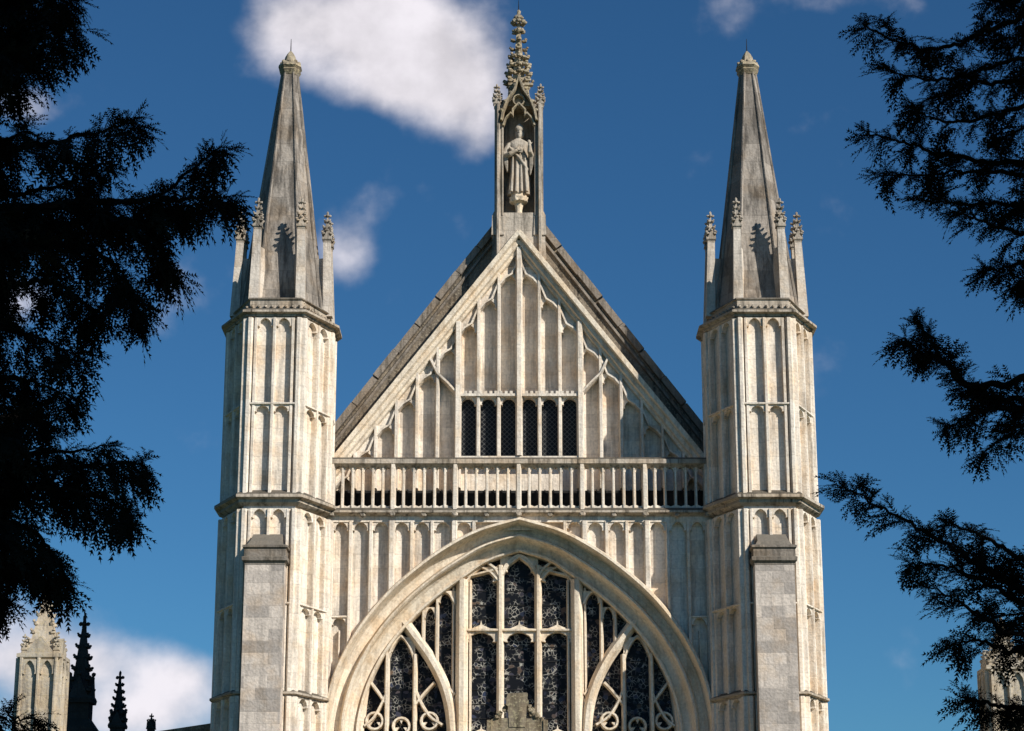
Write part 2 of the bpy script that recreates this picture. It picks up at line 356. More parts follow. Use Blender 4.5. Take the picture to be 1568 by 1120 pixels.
for sg in(-1,1):
    vs=[];fs=[];n=len(prof)
    for s_ in range(len(oc_)):
        for t,y in prof:
            x,z=arc_pt(s_,t,sg); vs.append((x,y,z))
    for s_ in range(len(oc_)-1):
        for k in range(n-1): fs.append([s_*n+k,s_*n+k+1,(s_+1)*n+k+1,(s_+1)*n+k])
    b.add(vs,fs)
b.finish('great_arch',M_arch,CATH,smooth=False)
b=B(); Y0,Y1=.66,1.03
def p(dx,v): return (SX(dx,v,.7),SZ(v,.7))
def cur(l,n=14,sg=1): return [(sg*q.x,q.y) for q in catmull([p(*a) for a in l],n)]
zbot=4.1
for sg in(-1,1):
    x=p(88,950)[0]; b.rib([(sg*x,p(0,888)[1]),(sg*x,zbot)],.38,Y0-.16,Y1,ch=.35)
    b.rib([(sg*(x-.25),p(0,888)[1]),(sg*(x-.25),zbot)],.09,Y0+.05,Y1); b.rib([(sg*(x+.25),p(0,900)[1]),(sg*(x+.25),zbot)],.09,Y0+.05,Y1)
    x=p(29,950)[0]; b.rib([(sg*x,p(0,866)[1]),(sg*x,zbot)],.22,Y0-.04,Y1,ch=.35)
    xa,xb=p(29,900)[0],p(88,900)[0]
    b.head(min(sg*xa,sg*xb),max(sg*xa,sg*xb),p(0,905)[1],p(0,868)[1],Y0+.06,Y1-.03)
    b.rib([(sg*xa,p(0,892)[1]),(sg*(xa*.75+xb*.25),p(0,876)[1]),(sg*(xa+xb)/2,p(0,868)[1]),(sg*(xa*.25+xb*.75),p(0,880)[1]),(sg*xb,p(0,900)[1])],.1,Y0,Y1)
    b.rib([(sg*xa,p(0,870)[1]),(sg*xb,p(0,885)[1])],.1,Y0,Y1)
    b.rib(cur([(29,885),(36,872),(48,862)],6,sg),.12,Y0-.02,Y1); b.rib(cur([(29,885),(22,868),(10,855),(0,850)],8,sg),.12,Y0-.02,Y1)
    b.rib(cur([(182,945),(160,975),(135,1010),(116,1048),(106,1085),(102,1125)],20,sg),.34,Y0-.14,Y1,ch=.35)
    b.rib(cur([(178,950),(200,975),(220,1010),(236,1055),(243,1105),(245,1130)],20,sg),.24,Y0-.08,Y1,ch=.35)
    b.rib([(sg*p(102,1125)[0],p(0,1124)[1]),(sg*p(102,1125)[0],zbot)],.22,Y0-.12,Y1,ch=.35)
    for dx,vt in((160,1002),(203,1000)):
        x=p(dx,1050)[0]; b.rib([(sg*x,p(0,vt)[1]),(sg*x,zbot)],.15,Y0-.03,Y1,ch=.4)
    xa,xb=p(160,1020)[0],p(203,1020)[0]
    b.head(min(sg*xa,sg*xb),max(sg*xa,sg*xb),p(0,1012)[1],p(0,976)[1],Y0+.05,Y1-.03)
    b.rib(cur([(160,1012),(168,990),(181,974),(194,990),(203,1012)],10,sg),.1,Y0,Y1)
    b.rib(cur([(203,1080),(215,1062),(232,1040)],8,sg),.11,Y0,Y1); b.rib(cur([(203,1060),(212,1080),(224,1100),(238,1112)],8,sg),.11,Y0,Y1)
    b.rib(cur([(160,1080),(146,1062),(130,1045)],8,sg),.11,Y0,Y1); b.rib(cur([(160,1055),(150,1078),(136,1098),(118,1110)],8,sg),.11,Y0,Y1)
    for dx,vv in((222,1104),(138,1104),(181,1112)):
        c=p(dx,vv); r=.24
        b.rib([(sg*c[0]+r*math.cos(a),c[1]+r*math.sin(a)) for a in np.linspace(0,2*math.pi,17)],.10,Y0+.02,Y1)
        for a in (math.pi/2,math.pi*7/6,-math.pi/6): b.prism([(sg*c[0]+r*math.cos(a+q)*k,c[1]+r*math.sin(a+q)*k) for q,k in((-.3,1),(0,.3),(.3,1))],Y0+.06,Y1-.03)
    x=p(126,950)[0]; b.rib([(sg*x,p(0,918)[1]),(sg*x,p(0,1030)[1])],.12,Y0-.0,Y1,ch=.4)
    x2=p(147,950)[0]; b.rib([(sg*x2,p(0,935)[1]),(sg*x2,p(0,1000)[1])],.12,Y0+.01,Y1,ch=.4)
    x3=p(98,950)[0]
    b.head(min(sg*x3,sg*x),max(sg*x3,sg*x),p(0,935)[1],p(0,905)[1],Y0+.05,Y1-.03)
    b.head(min(sg*x2,sg*x),max(sg*x2,sg*x),p(0,958)[1],p(0,930)[1],Y0+.05,Y1-.03)
    b.rib(cur([(98,925),(108,908),(120,906)],6,sg),.1,Y0,Y1)
    b.rib([(sg*x3,p(0,1064)[1]),(sg*p(118,1045)[0],p(0,1040)[1])],.1,Y0,Y1)
    b.head(min(sg*x3,sg*p(110,1080)[0]),max(sg*x3,sg*p(110,1080)[0]),p(0,1090)[1],p(0,1070)[1],Y0+.05,Y1-.03)
xa=p(29,900)[0]
b.head(-xa,xa,p(0,890)[1],p(0,852)[1],Y0+.06,Y1-.03)
b.rib([(-xa,p(0,885)[1]),(-xa*.55,p(0,864)[1]),(0,p(0,852)[1]),(xa*.55,p(0,864)[1]),(xa,p(0,885)[1])],.1,Y0,Y1)
xl=p(88,965)[0]
for vv in (965,1125,1290):
    z=p(0,vv)[1]; b.rib([(-xl,z),(xl,z)],.13,Y0-.02,Y1,ch=.4)
    for a,c in((-88,-29),(-29,29),(29,88)):
        b.head(p(a,vv)[0],p(c,vv)[0],z-.55,z-.03,Y0+.06,Y1-.03)
        m_=(p(a,vv)[0]+p(c,vv)[0])/2
        b.prism([(m_-.28,z+.05),(m_+.28,z+.05),(m_+.03,z+.16),(m_,z+.3),(m_-.03,z+.16)],Y0+.08,Y1-.03)
b.finish('window_tracery',M_arch,CATH)
b=B(); b.box(-5.2,5.2,.96,1.0,4,p(0,846)[1]); b.finish('window_glass',M_glass,CATH)
b=B()
for z in np.arange(4.5,p(0,860)[1],.42): b.box(-5,5,.94,.955,z,z+.022)
b.finish('saddle_bars',M_iron,CATH)
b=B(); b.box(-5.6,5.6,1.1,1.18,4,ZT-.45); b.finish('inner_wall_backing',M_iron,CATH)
# ---------------------------------------------------------------- balustrade
b=B(); c=B()
yb0,yb1=-.12,.10
zr1=SZ(703,yb0); zr0=SZ(716,yb0); zf1=SZ(778,yb0); zf0=SZ(790,yb0)
c.loft([[(x,y,z) for x,y in((-XE,yb0-e),(XE,yb0-e),(XE,yb1+e),(-XE,yb1+e))] for z,e in((zr0,.0),(zr0+.05,.05),(zr0+.1,.12),(zr1-.03,.12),(zr1+.05,-.02))])
c.loft([[(x,y,z) for x,y in((-XE,yb0-e),(XE,yb0-e),(XE,yb1+.3),(-XE,yb1+.3))] for z,e in((zf0-.06,-.1),(zf0+.02,.04),(zf0+.07,.17),(zf0+.13,.17),(zf1,.02))])
px0=[-286,-193,-98,-1,96,192,286]
X0=[SX(d,745,0) for d in px0]
for i,x in enumerate(X0):
    b.rib([(x,zf1-.12),(x,zr0+.1)],.17,yb0-.1,yb1,ch=.6)
    c.blob((x,yb0-.14,zf0+.02),(.11,.09,.1)); c.blob((x+.93,yb0-.1,zf0+.0),(.1,.08,.08))
    if i<len(X0)-1:
        xn=X0[i+1]; n=6; dx=(xn-x)/n
        for k in range(1,n): b.rib([(x+dx*k,zf1-.05),(x+dx*k,zr0+.02)],.09,yb0,yb1-.03,ch=.5)
        for k in range(n):
            b.head(x+dx*k,x+dx*(k+1),zr0-.24,zr0+.02,yb0+.04,yb1-.02)
            b.prism([(x+dx*k,zf1-.01),(x+dx*(k+1),zf1-.01),(x+dx*(k+1),zf1+.12),(x+dx*(k+.5),zf1+.05),(x+dx*k,zf1+.12)],yb0+.04,yb1-.02)
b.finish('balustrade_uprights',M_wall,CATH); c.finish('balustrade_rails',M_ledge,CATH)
b=B(); b.box(-XE,XE,.17,1.6,ZT-.35,ZT-.05)
b.finish('walkway',M_ledge,CATH)
# ---------------------------------------------------------------- gable
YG=1.4
za=SZ(348,.9); xf=SX(292,705,.9); zfz=SZ(705,.9)
slope=(za-zfz)/xf
b=B(); 
zg0=ZT-.1
b.prism([(-XE,zg0),(XE,zg0),(XE,zfz-.3),(0,za-.25),(-XE,zfz-.3)],YG,YG+.5)
sp_=SX(31.2,610,1.2); zw1=SZ(610,1.2); zw0=SZ(700,1.2); zpl=SZ(748,1.1)
zin=lambda x: za-slope*abs(x)-.78
for k in range(-9,10):
    x=k*sp_; zt_=zin(x)+.15
    if zt_<zg0+.9: continue
    th=k in(0,-3,3)
    zlo=zw0 if abs(k)<3 else zpl
    b.rib([(x,zlo),(x,zt_)],.22 if th else .13,YG-(.45 if th else .35),YG+.02,ch=.55,mid=.3)
for k in range(-9,9):
    xa,xb=k*sp_,(k+1)*sp_
    zo=min(zin(xa),zin(xb))+.0; zi=max(zin(xa),zin(xb))
    if zi<zg0+.9: continue
    b.head(xa,xb,zo-.34,zo+.12,YG-.25,YG+.02)
    if xa>=0: b.prism([(xa,zo+.1),(xb,zo+.1),(xb,zo+.15),(xa,zi+.15)],YG-.2,YG+.02)
    else: b.prism([(xa,zo+.1),(xb,zo+.1),(xb,zi+.15),(xa,zo+.15)],YG-.2,YG+.02)
    hi=xb if xb<=0 else xa; lo=xa if xb<=0 else xb
    b.rib([(lo,zo-.25),(lo*.7+hi*.3,zo-.02),(lo*.35+hi*.65,zo+.12),(hi,zi-.15)],.10,YG-.33,YG+.02)
for sg in(-1,1):
    b.rib([(sg*3*sp_,zw1+.1),(sg*3.5*sp_,zw1+.45),(sg*4*sp_,zw1+.75),(sg*4.35*sp_,zw1+1.2)],.14,YG-.41,YG+.02,ch=.4)
b.rib([(-3*sp_,zw1+.06),(3*sp_,zw1+.06)],.13,YG-.39,YG,ch=.6)
for k in range(-12,12): b.box((k+.2)*sp_/4,(k+.75)*sp_/4,YG-.36,YG,zw1+.1,zw1+.19)
for k in range(-3,3):
    b.head(k*sp_,(k+1)*sp_,zw1-.38,zw1+.02,YG-.25,YG-.002)
b.rib([(-3.1*sp_,zw0-.05),(3.1*sp_,zw0-.05)],.14,YG-.39,YG)
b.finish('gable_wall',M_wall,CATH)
b=B(); b.box(-XE,XE,YG-.43,YG-.01,zg0+.05,zpl-.1)
for k in range(-22,23): b.box(k*.26-.02,k*.26+.02,YG-.47,YG-.35,zg0+.05,zpl-.08)
b.finish('gable_plinth',simple('plinth_dark',(.035,.034,.033),.8),CATH)  # near-black box across the gable foot, visible between the balusters
b=B()
for k in range(-3,3):
    b.box(k*sp_+.045,(k+1)*sp_-.045,YG-.025,YG-.01,zw0+.02,zw1-.01)
b.finish('gable_window_glass',M_glass2,CATH)
b=B()
for off,w,y0 in((.17,.22,.80),(.44,.20,.93),(.66,.13,1.05)):
    for sg in(-1,1):
        b.rib([(0,za-off*1.0),(sg*(xf+.1),za-slope*(xf+.1)-off)],w,y0,YG+.05,ch=.6,mid=.25)
b.finish('raking_moulding',M_arch,CATH)
b=B(); 
zA=SZ(300,1.95); xo=SX(288,662,1.95); zo_=SZ(662,1.95); sl2=(zA-zo_)/xo
b.prism([(-XE,zg0),(XE,zg0),(XE,zA-sl2*XE-.12),(0,zA-.12),(-XE,zA-sl2*XE-.12)],1.92,2.6)
b.finish('gable_parapet',M_cope,CATH)
b=B()
for sg in(-1,1):
    n=9
    for k in range(n):
        f0,f1=k/n+.002,(k+1)/n-.002; o=random.uniform(-.03,.03)
        b.rib([(sg*XE*f0,zA-sl2*XE*f0-.08+o),(sg*XE*f1,zA-sl2*XE*f1-.08+o)],.24,1.78,2.75,ch=.85,mid=.15)
    b.rib([(0,zA-.5),(sg*XE,zA-sl2*XE-.5)],.12,1.84,1.95)
b.finish('gable_coping',M_cope2,CATH)
# ---------------------------------------------------------------- statue niche
NI=empty('statue_niche'); NI.parent=CATH
yn=1.05
q=lambda dx,v:(SX(dx,v,yn),SZ(v,yn))
zb,zs_,zt_=q(0,362)[1],q(0,325)[1],q(0,160)[1]
b=B(); b.box(-.80,.80,yn+.12,yn+1.1,za-1.2,zs_-.05)
b.prism([(-.86,za-1.0),(.86,za-1.0),(.78,zs_),(-.78,zs_)],yn+.05,yn+.14)
b.box(-.52,.52,yn+.72,yn+1.0,zs_-.1,zt_)
for sg in(-1,1):
    b.box(sg*.66-.11,sg*.66+.11,yn+.02,yn+.95,zs_-.1,zt_)
    b.rib([(sg*.66,za-.9),(sg*.66,zt_)],.12,yn-.1,yn+.1)
    b.rib([(sg*.52,zs_-.1),(sg*.52,zt_)],.07,yn+.0,yn+.2)
    b.sq(sg*.66,yn+.2,[(zs_-.75,.20),(zs_-.1,.18),(zs_+.05,.12)])
    crocket_pinnacle(b,sg*.70,yn+.1,zt_-.1,.18,.15,.6,nc=3,cr=.062)
    crocket_pinnacle(b,sg*.62,yn+.65,zt_-.1,.18,.15,.6,nc=3,cr=.062)
b.finish('niche_piers',M_ledge2,NI)
b=B()
zg1=q(0,126)[1]; zg2=q(0,182)[1]
for sg in(-1,1):
    b.rib([(sg*.56,zg2-.1),(sg*.50,zg2+.25),(sg*.36,zg2+.62),(sg*.14,zg2+.95),(0,zg1+.12)],.1,yn-.18,yn+.1,ch=.5)
    b.rib([(sg*.5,zg2-.25),(sg*.42,zg2+.0),(sg*.26,zg2+.18),(sg*.2,zg2+.12),(sg*.2,zg2+.3),(0,zg2+.52)],.08,yn-.1,yn+.1)
    for f,(x,z) in enumerate([(.55,.25),(.43,.55),(.27,.85),(.12,1.1)]): b.blob((sg*x,yn-.12,zg2+z),.07)
b.rib([(.18*math.cos(a),zg2+.62+.18*math.sin(a)) for a in np.linspace(0,2*math.pi,15)],.06,yn-.08,yn+.1)
b.box(-.5,.5,yn+.1,yn+.9,zt_-.02,zt_+.2)
zs0=zt_+.1; ztp=q(0,24)[1]
b.sq(0,yn+.45,[(zs0,.36),(zs0+.6,.30),(zs0+.62,.34),(zs0+.7,.34),(zs0+.72,.22),(zs0+1.3,.16),(ztp-.3,.06),(ztp,.035)])
Hh=ztp-.3-(zs0+.6)
for i in range(7):
    f=(i+.3)/7; z=zs0+.7+Hh*f; r=.26*(1-f)+.06; cs=.12*(1.1-.4*f)
    for k in range(8 if i<4 else 4):
        a=math.pi/4*k if i<4 else math.pi/2*k
        b.blob((r*math.cos(a)+cs*.5*math.cos(a),yn+.45+r*math.sin(a)+cs*.5*math.sin(a),z+random.uniform(-.03,.03)),(cs,cs,cs*.7),.3)
        b.blob(((r+cs*1.1)*math.cos(a),yn+.45+(r+cs*1.1)*math.sin(a),z+cs*.7),cs*.5,.3)
for k in range(4):
    a=math.pi/2*k
    crocket_pinnacle(b,.36*math.cos(a+math.pi/4),yn+.45+.36*math.sin(a+math.pi/4),zs0+.1,.12,.25,.55,nc=2,cr=.04)
for zz,r,s_ in((ztp-.35,.14,.08),(ztp-.05,.19,.09),(ztp+.12,.10,.07)):
    for k in range(8): b.blob((r*math.cos(k*math.pi/4),yn+.45+r*math.sin(k*math.pi/4),zz),s_,.3)
b.sq(0,yn+.45,[(ztp-.1,.06),(ztp+.3,.04)]); b.blob((0,yn+.45,ztp+.3),(.07,.07,.12))
b.finish('crocketed_canopy',M_dark,NI)
b=B(); b.tube([(0,yn+.45,ztp+.3),(0,yn+.45,ztp+.75)],[.02,.008],6); b.finish('rod',M_iron,NI)
b=B()
zpd=q(0,296)[1]; ys=yn+.24
b.sq(0,ys,[(za-.5,.13),(zpd-.5,.10),(zpd-.3,.14),(zpd-.22,.26),(zpd-.1,.30),(zpd-.08,.25),(zpd,.25)],n=8,rot=math.pi/8)
for k in range(10): b.blob((.24*math.cos(k*.628),ys+.24*math.sin(k*.628),zpd-.2),.07)
b.finish('pedestal',M_arch,NI)
b=B(); H=q(0,186)[1]-zpd; s=H/2.25
b.M=Matrix.Translation((0,ys,zpd))@Matrix.Scale(s,4)
rings=[]
rows=[(0,.33,.24,.12),(.15,.31,.23,.14),(.5,.28,.21,.15),(.9,.26,.2,.13),(1.15,.265,.19,.09),(1.35,.29,.2,.05),(1.55,.31,.19,.02),(1.66,.28,.16,.0),(1.73,.16,.12,0),(1.78,.08,.08,0),(1.88,.07,.07,0)]
for z,rx,ry,fo in rows:
    rings.append([((rx*(1+fo*math.sin(9*a+z*1.5)))*math.cos(a)+.03*math.sin(z*2),ry*(1+fo*math.sin(7*a+1+z))*math.sin(a),z) for a in np.linspace(0,2*math.pi,49)[:-1]])
b.loft(rings)
b.blob((.02,-.01,1.97),(.105,.12,.145),0); b.blob((.02,-.12,1.96),(.02,.035,.04),0); b.blob((.02,-.075,1.86),(.075,.07,.12),.1)
for sx in(-1,1): b.blob((.02+sx*.1,0,1.96),(.02,.03,.04),0); b.blob((.02+sx*.08,.03,1.93),(.06,.08,.13),.05)
b.loft([[(.02+rx*math.cos(a),ry*math.sin(a),z) for a in np.linspace(0,2*math.pi,13)[:-1]] for z,rx,ry in((2.03,.115,.125),(2.1,.135,.12),(2.18,.11,.07),(2.27,.02,.03))])
b.tube([(-.25,0,1.60),(-.38,-.05,1.36),(-.40,-.12,1.18),(-.24,-.28,1.20),(-.06,-.33,1.30)],[.10,.10,.10,.085,.05]); 
b.tube([(.28,0,1.60),(.40,-.04,1.36),(.39,-.10,1.14),(.32,-.29,1.28),(.31,-.35,1.46)],[.10,.10,.10,.08,.05])
b.loft([[(-.38+a*.1,-.1+c*.12,z) for a,c in((-.5,-.8),(.6,-.9),(.7,.8),(-.5,.8))] for z in(1.2,.95)]+[[(-.34+a*.03,-.1+c*.06,.7) for a,c in((-.5,-.8),(.6,-.9),(.7,.8),(-.5,.8))]])
b.loft([[(.36+a*.1,-.1+c*.12,z) for a,c in((-.5,-.8),(.6,-.9),(.7,.8),(-.5,.8))] for z in(1.2,.9)]+[[(.33+a*.03,-.1+c*.06,.6) for a,c in((-.5,-.8),(.6,-.9),(.7,.8),(-.5,.8))]])
for xx in(-.17,-.06,.06,.18): b.tube([(xx,-.20,1.2),(xx*1.1,-.23,.6),(xx*1.3,-.26,.03)],[.02,.04,.05],6)
b.tube([(-.27,-.16,1.45),(0,-.25,1.1),(.24,-.2,.75),(.2,-.24,.4)],[.04,.06,.05,.03],6)
def hand(c,dirn,up):
    c=Vector(c); dirn=Vector(dirn).normalized(); up=Vector(up).normalized()
    b.blob(tuple(c),(.05,.035,.055),0)
    for i,l in enumerate((.075,.09,.085,.065)):
        o=c+up*(i-1.5)*.027
        b.tube([o,o+dirn*l,o+dirn*(l*1.5)+Vector((0,.02,-.01))],[.014,.013,.010],5)
    b.tube([c-dirn*.01+up*.05,c+dirn*.04+up*.09],[.016,.012],5)
hand((-.03,-.34,1.33),(1,-.1,.2),(0,0,1)); hand((.31,-.36,1.50),(-.1,-.1,1),(1,0,0))
b.M=b.M@Matrix.Translation((.04,-.29,1.36))@Matrix.Rotation(.25,4,'Y'); b.box(-.09,.09,-.03,.03,-.12,.12)
ob=b.finish('statue',M_stat,NI,smooth=True)
rm=ob.modifiers.new('r','REMESH'); rm.mode='VOXEL'; rm.voxel_size=.016; rm.use_smooth_shade=True
# ---------------------------------------------------------------- nave, aisles, porch
b=B(); b.box(-5.5,5.5,2.6,60,0,15.6); 
for sg in(-1,1):
    x0,x1=sorted((sg*5.5,sg*13.4)); b.box(x0,x1,1.0,60,0,7.2)
    dz=0 if sg<0 else -.9
    b.prism([(sg*8.6,0),(sg*13.6,0),(sg*13.6,8.0+dz),(sg*8.6,8.75+dz)],.2,1.1)
    for k in range(7):
        y=8.5+k*7
        b.box(min(sg*13.4,sg*14.6),max(sg*13.4,sg*14.6),y,y+1.1,0,7.6)
b.finish('nave_walls',M_wall,CATH)
b=B(); b.prism([(-5.7,15.6),(5.7,15.6),(0,SZ(330,2.6)-1.0)],2.62,60)
b.prism([(-5.5,7.2),(-13.2,7.2),(-5.5,9.6)],1.3,60); b.prism([(5.5,7.2),(13.2,7.2),(5.5,8.2)],1.3,60)
b.finish('nave_roof',M_lead,CATH)
b=B()
b.prism([(-8.6,8.76),(-13.6,8.01),(-13.6,8.2),(-8.6,8.95)],.1,1.2)
b.finish('aisle_coping',M_cope,CATH)
def big_pin(b,cx,cy,w,zsh,ztop):
    b.sq(cx,cy,[(0,w*.52),(zsh-1.5,w*.52),(zsh-1.45,w*.5),(zsh,w*.5)])
    for k in range(4):
        a=k*math.pi/2; M0=b.M; b.M=Matrix.Translation((cx+math.sin(a)*w*.5,cy-math.cos(a)*w*.5,0))@Matrix.Rotation(a,4,'Z')
        for x in(-w*.45,0,w*.45): b.rib([(x,zsh-3),(x,zsh)],.1,-.12,.01)
        for xa,xb in((-w*.45,0),(0,w*.45)): b.head(xa,xb,zsh-.75,zsh-.05,-.09,.01)
        b.prism([(-w*.42,zsh+.1),(w*.42,zsh+.1),(0,zsh+.65)],-.02,.2)
        b.M=M0
    b.sq(cx,cy,[(zsh-.05,w*.5),(zsh+.02,w*.58),(zsh+.12,w*.58),(zsh+.16,w*.48)])
    for sx in(-1,1):
        for sy in(-1,1): crocket_pinnacle(b,cx+sx*w*.42,cy+sy*w*.42,zsh+.1,.14,.15,.4,nc=2,cr=.045)
    hp=ztop-zsh
    b.sq(cx,cy,[(zsh+.1,w*.38),(ztop-.2,w*.06),(ztop,.03)])
    for i in range(6):
        f=(i+.6)/6.6; z=zsh+.1+(hp-.3)*f; r=w*(.38*(1-f)+.06*f)*1.3; c=.085*(1.15-.4*f)
        for k in range(4):
            a=math.pi/4+k*math.pi/2
            b.blob((cx+math.cos(a)*(r+.03),cy+math.sin(a)*(r+.03),z),c,.3); b.blob((cx+math.cos(a)*(r+.1),cy+math.sin(a)*(r+.1),z+.07),c*.55,.3)
    for k in range(4): b.blob((cx+.09*math.cos(k*1.571),cy+.09*math.sin(k*1.571),ztop-.12),.07)
    b.blob((cx,cy,ztop+.02),(.06,.06,.1))
b=B(); yy=.4
big_pin(b,-SX(730,1030,yy),yy,1.12,SZ(1012,yy),SZ(905,yy))
big_pin(b,SX(742,1030,yy),yy,1.12,SZ(1030,yy),SZ(950,yy))
b.finish('aisle_turrets',stone('turret_stone',(.62,.54,.43),(.46,.40,.32),(.15,.13,.11),(.25,.22,.15),grime=.8,lich=(.48,.39,.25),ledge_amt=.4),CATH)
b=B()
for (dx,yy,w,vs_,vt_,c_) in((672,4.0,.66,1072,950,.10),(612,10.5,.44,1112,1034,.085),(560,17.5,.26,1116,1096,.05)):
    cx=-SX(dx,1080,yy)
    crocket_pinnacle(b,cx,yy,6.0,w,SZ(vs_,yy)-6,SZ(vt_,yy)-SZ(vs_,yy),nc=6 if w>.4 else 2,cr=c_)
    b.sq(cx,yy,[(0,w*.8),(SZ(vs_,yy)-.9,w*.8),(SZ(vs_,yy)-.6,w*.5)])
b.finish('aisle_pinnacles',stone('shade_black_stone',(.07,.065,.06),(.05,.045,.04),(.025,.023,.02),(.04,.04,.03)),CATH)  # near-black colour carries the tower and nave shadow on these pinnacles
PO=empty('porch'); PO.parent=CATH
zap=SZ(1135,-4.2)
b=B()
b.prism([(-3.4,0),(-1.6,0),(-1.6,3.2),(-1.2,4.0),(-.6,4.6),(0,4.9),(0,zap-.1),(-3.4,6.0)],-4.4,-3.9)
b.prism([(3.4,0),(1.6,0),(1.6,3.2),(1.2,4.0),(.6,4.6),(0,4.9),(0,zap-.1),(3.4,6.0)],-4.4,-3.9)
b.finish('porch_gable',M_wall,PO)
b=B(); b.box(-1.6,1.6,-3.6,-3.5,0,4.9); b.finish('porch_door',M_door,PO)
b=B(); 
for sg in(-1,1): b.rib([(0,zap),(sg*3.6,6.0)],.25,-4.5,-3.8,ch=.8)
yc=-4.2; zt_=SZ(1062,yc); zm=SZ(1112,yc)
b.M=Matrix.Translation((SX(-4,1100,yc),0,0))
b.prism([(-.15,zap-.1),(.15,zap-.1),(.16,zm),(-.16,zm)],yc-.14,yc+.14)
b.prism([(-.22,zm-.05),(.22,zm-.05),(.26,zt_-.36),(.30,zt_-.33),(.30,zt_-.2),(.27,zt_-.17),(.28,zt_-.02),(.24,zt_),(-.26,zt_-.02),(-.30,zt_-.18),(-.31,zt_-.33),(-.26,zt_-.36)],yc-.18,yc+.18)
b.prism([(-.78,zm-.28),(.78,zm-.28),(.80,zm+.10),(.62,zm+.18),(-.62,zm+.20),(-.82,zm+.08)],yc-.16,yc+.16)
b.box(-.82,-.70,yc-.2,yc+.2,zm-.3,zm+.14); b.box(.70,.82,yc-.2,yc+.2,zm-.3,zm+.14)
for i in range(34):
    sg=random.choice((-1,1)); f=random.random()
    b.blob((sg*(.32+.36*f),yc+random.uniform(-.18,.08),zm+.15+.4*(1-f)*random.random()**.4),random.uniform(.05,.09),.3)
b.finish('gable_cross',stone('mossy_stone',(.34,.28,.20),(.26,.215,.155),(.07,.06,.04),(.2,.17,.09),grime=.8,lich=(.42,.36,.22),ledge_amt=.4),PO)
# ---------------------------------------------------------------- ground
def sheet(name,pts,z,mat):
    me=bpy.data.meshes.new(name); me.from_pydata([(x,y,z) for x,y in pts],[],[list(range(len(pts)))]); me.materials.append(mat)
    o=bpy.data.objects.new(name,me); scn.collection.objects.link(o); return o
sheet('ground',[(-1500,-1500),(1500,-1500),(1500,1500),(-1500,1500)],0,M_grass)
sheet('path',[(-2.2,-120),(2.2,-120),(3,-4.6),(-3,-4.6)],.004,M_path)
# ---------------------------------------------------------------- yew trees
def spray_template(kind):
    vs=[];fs=[]
    twigs=[((0,0,0),(1,0,0),1.0)]
    k=4 if kind==0 else 3
    for i in range(k):
        f=.12+.6*i/k
        twigs.append(((f,0,0),Vector((.8,(.6 if i%2 else -.6),random.uniform(-.25,.25))).normalized(),.6-.3*f))
    for o,d,L in twigs:
        o=Vector(o); d=Vector(d); side=Vector((-d.y,d.x,0)).normalized()
        up=Vector((0,0,1))
        n=max(3,int(L/.095))
        for j in range(n):
            f=(j+.5)/n; c=o+d*L*f; nl=.18*(1-.4*f)*random.uniform(.75,1.25)
            for sg in(-1,1):
                dd=(side*sg+d*.85+up*random.uniform(-.35,.45)).normalized(); i0=len(vs)
                vs+=[c-d*.042,c+d*.042,c+dd*nl]; fs.append((i0,i0+1,i0+2))
        i0=len(vs); e=o+d*L; vs+=[e-side*.03-d*.07,e+side*.03-d*.07,e+d*.1]; fs.append((i0,i0+1,i0+2))
    return np.array([tuple(v) for v in vs]),np.array(fs)
TEMPL=[spray_template(i%2) for i in range(6)]
def build_foliage(name,sprays,mat,parent):
    Vs=[];Fs=[];o=0
    for pos,d,L,roll in sprays:
        tv,tf=TEMPL[random.randrange(6)]
        d=Vector(d).normalized(); u=d.cross(Vector((0,0,1)))
        if u.length<.05: u=Vector((0,1,0))
        u.normalize(); w=u.cross(d); c,s_=math.cos(roll),math.sin(roll); u2=u*c+w*s_; w2=w*c-u*s_
        R=np.array([tuple(d),tuple(u2),tuple(w2)])*L
        p_=tv@R+np.array(tuple(pos)); p_[:,2]-= (tv[:,0]**2)*L*.22
        Vs.append(p_); Fs.append(tf+o); o+=len(tv)
    Vv=np.concatenate(Vs).astype(np.float32); Ff=np.concatenate(Fs).astype(np.int32)
    me=bpy.data.meshes.new(name); me.vertices.add(len(Vv)); me.vertices.foreach_set('co',Vv.ravel())
    me.loops.add(Ff.size); me.loops.foreach_set('vertex_index',Ff.ravel())
    me.polygons.add(len(Ff)); me.polygons.foreach_set('loop_start',np.arange(0,Ff.size,3,dtype=np.int32)); me.polygons.foreach_set('loop_total',np.full(len(Ff),3,dtype=np.int32))
    me.update(calc_edges=True); me.materials.append(mat)
    o_=bpy.data.objects.new(name,me); scn.collection.objects.link(o_); o_.parent=parent
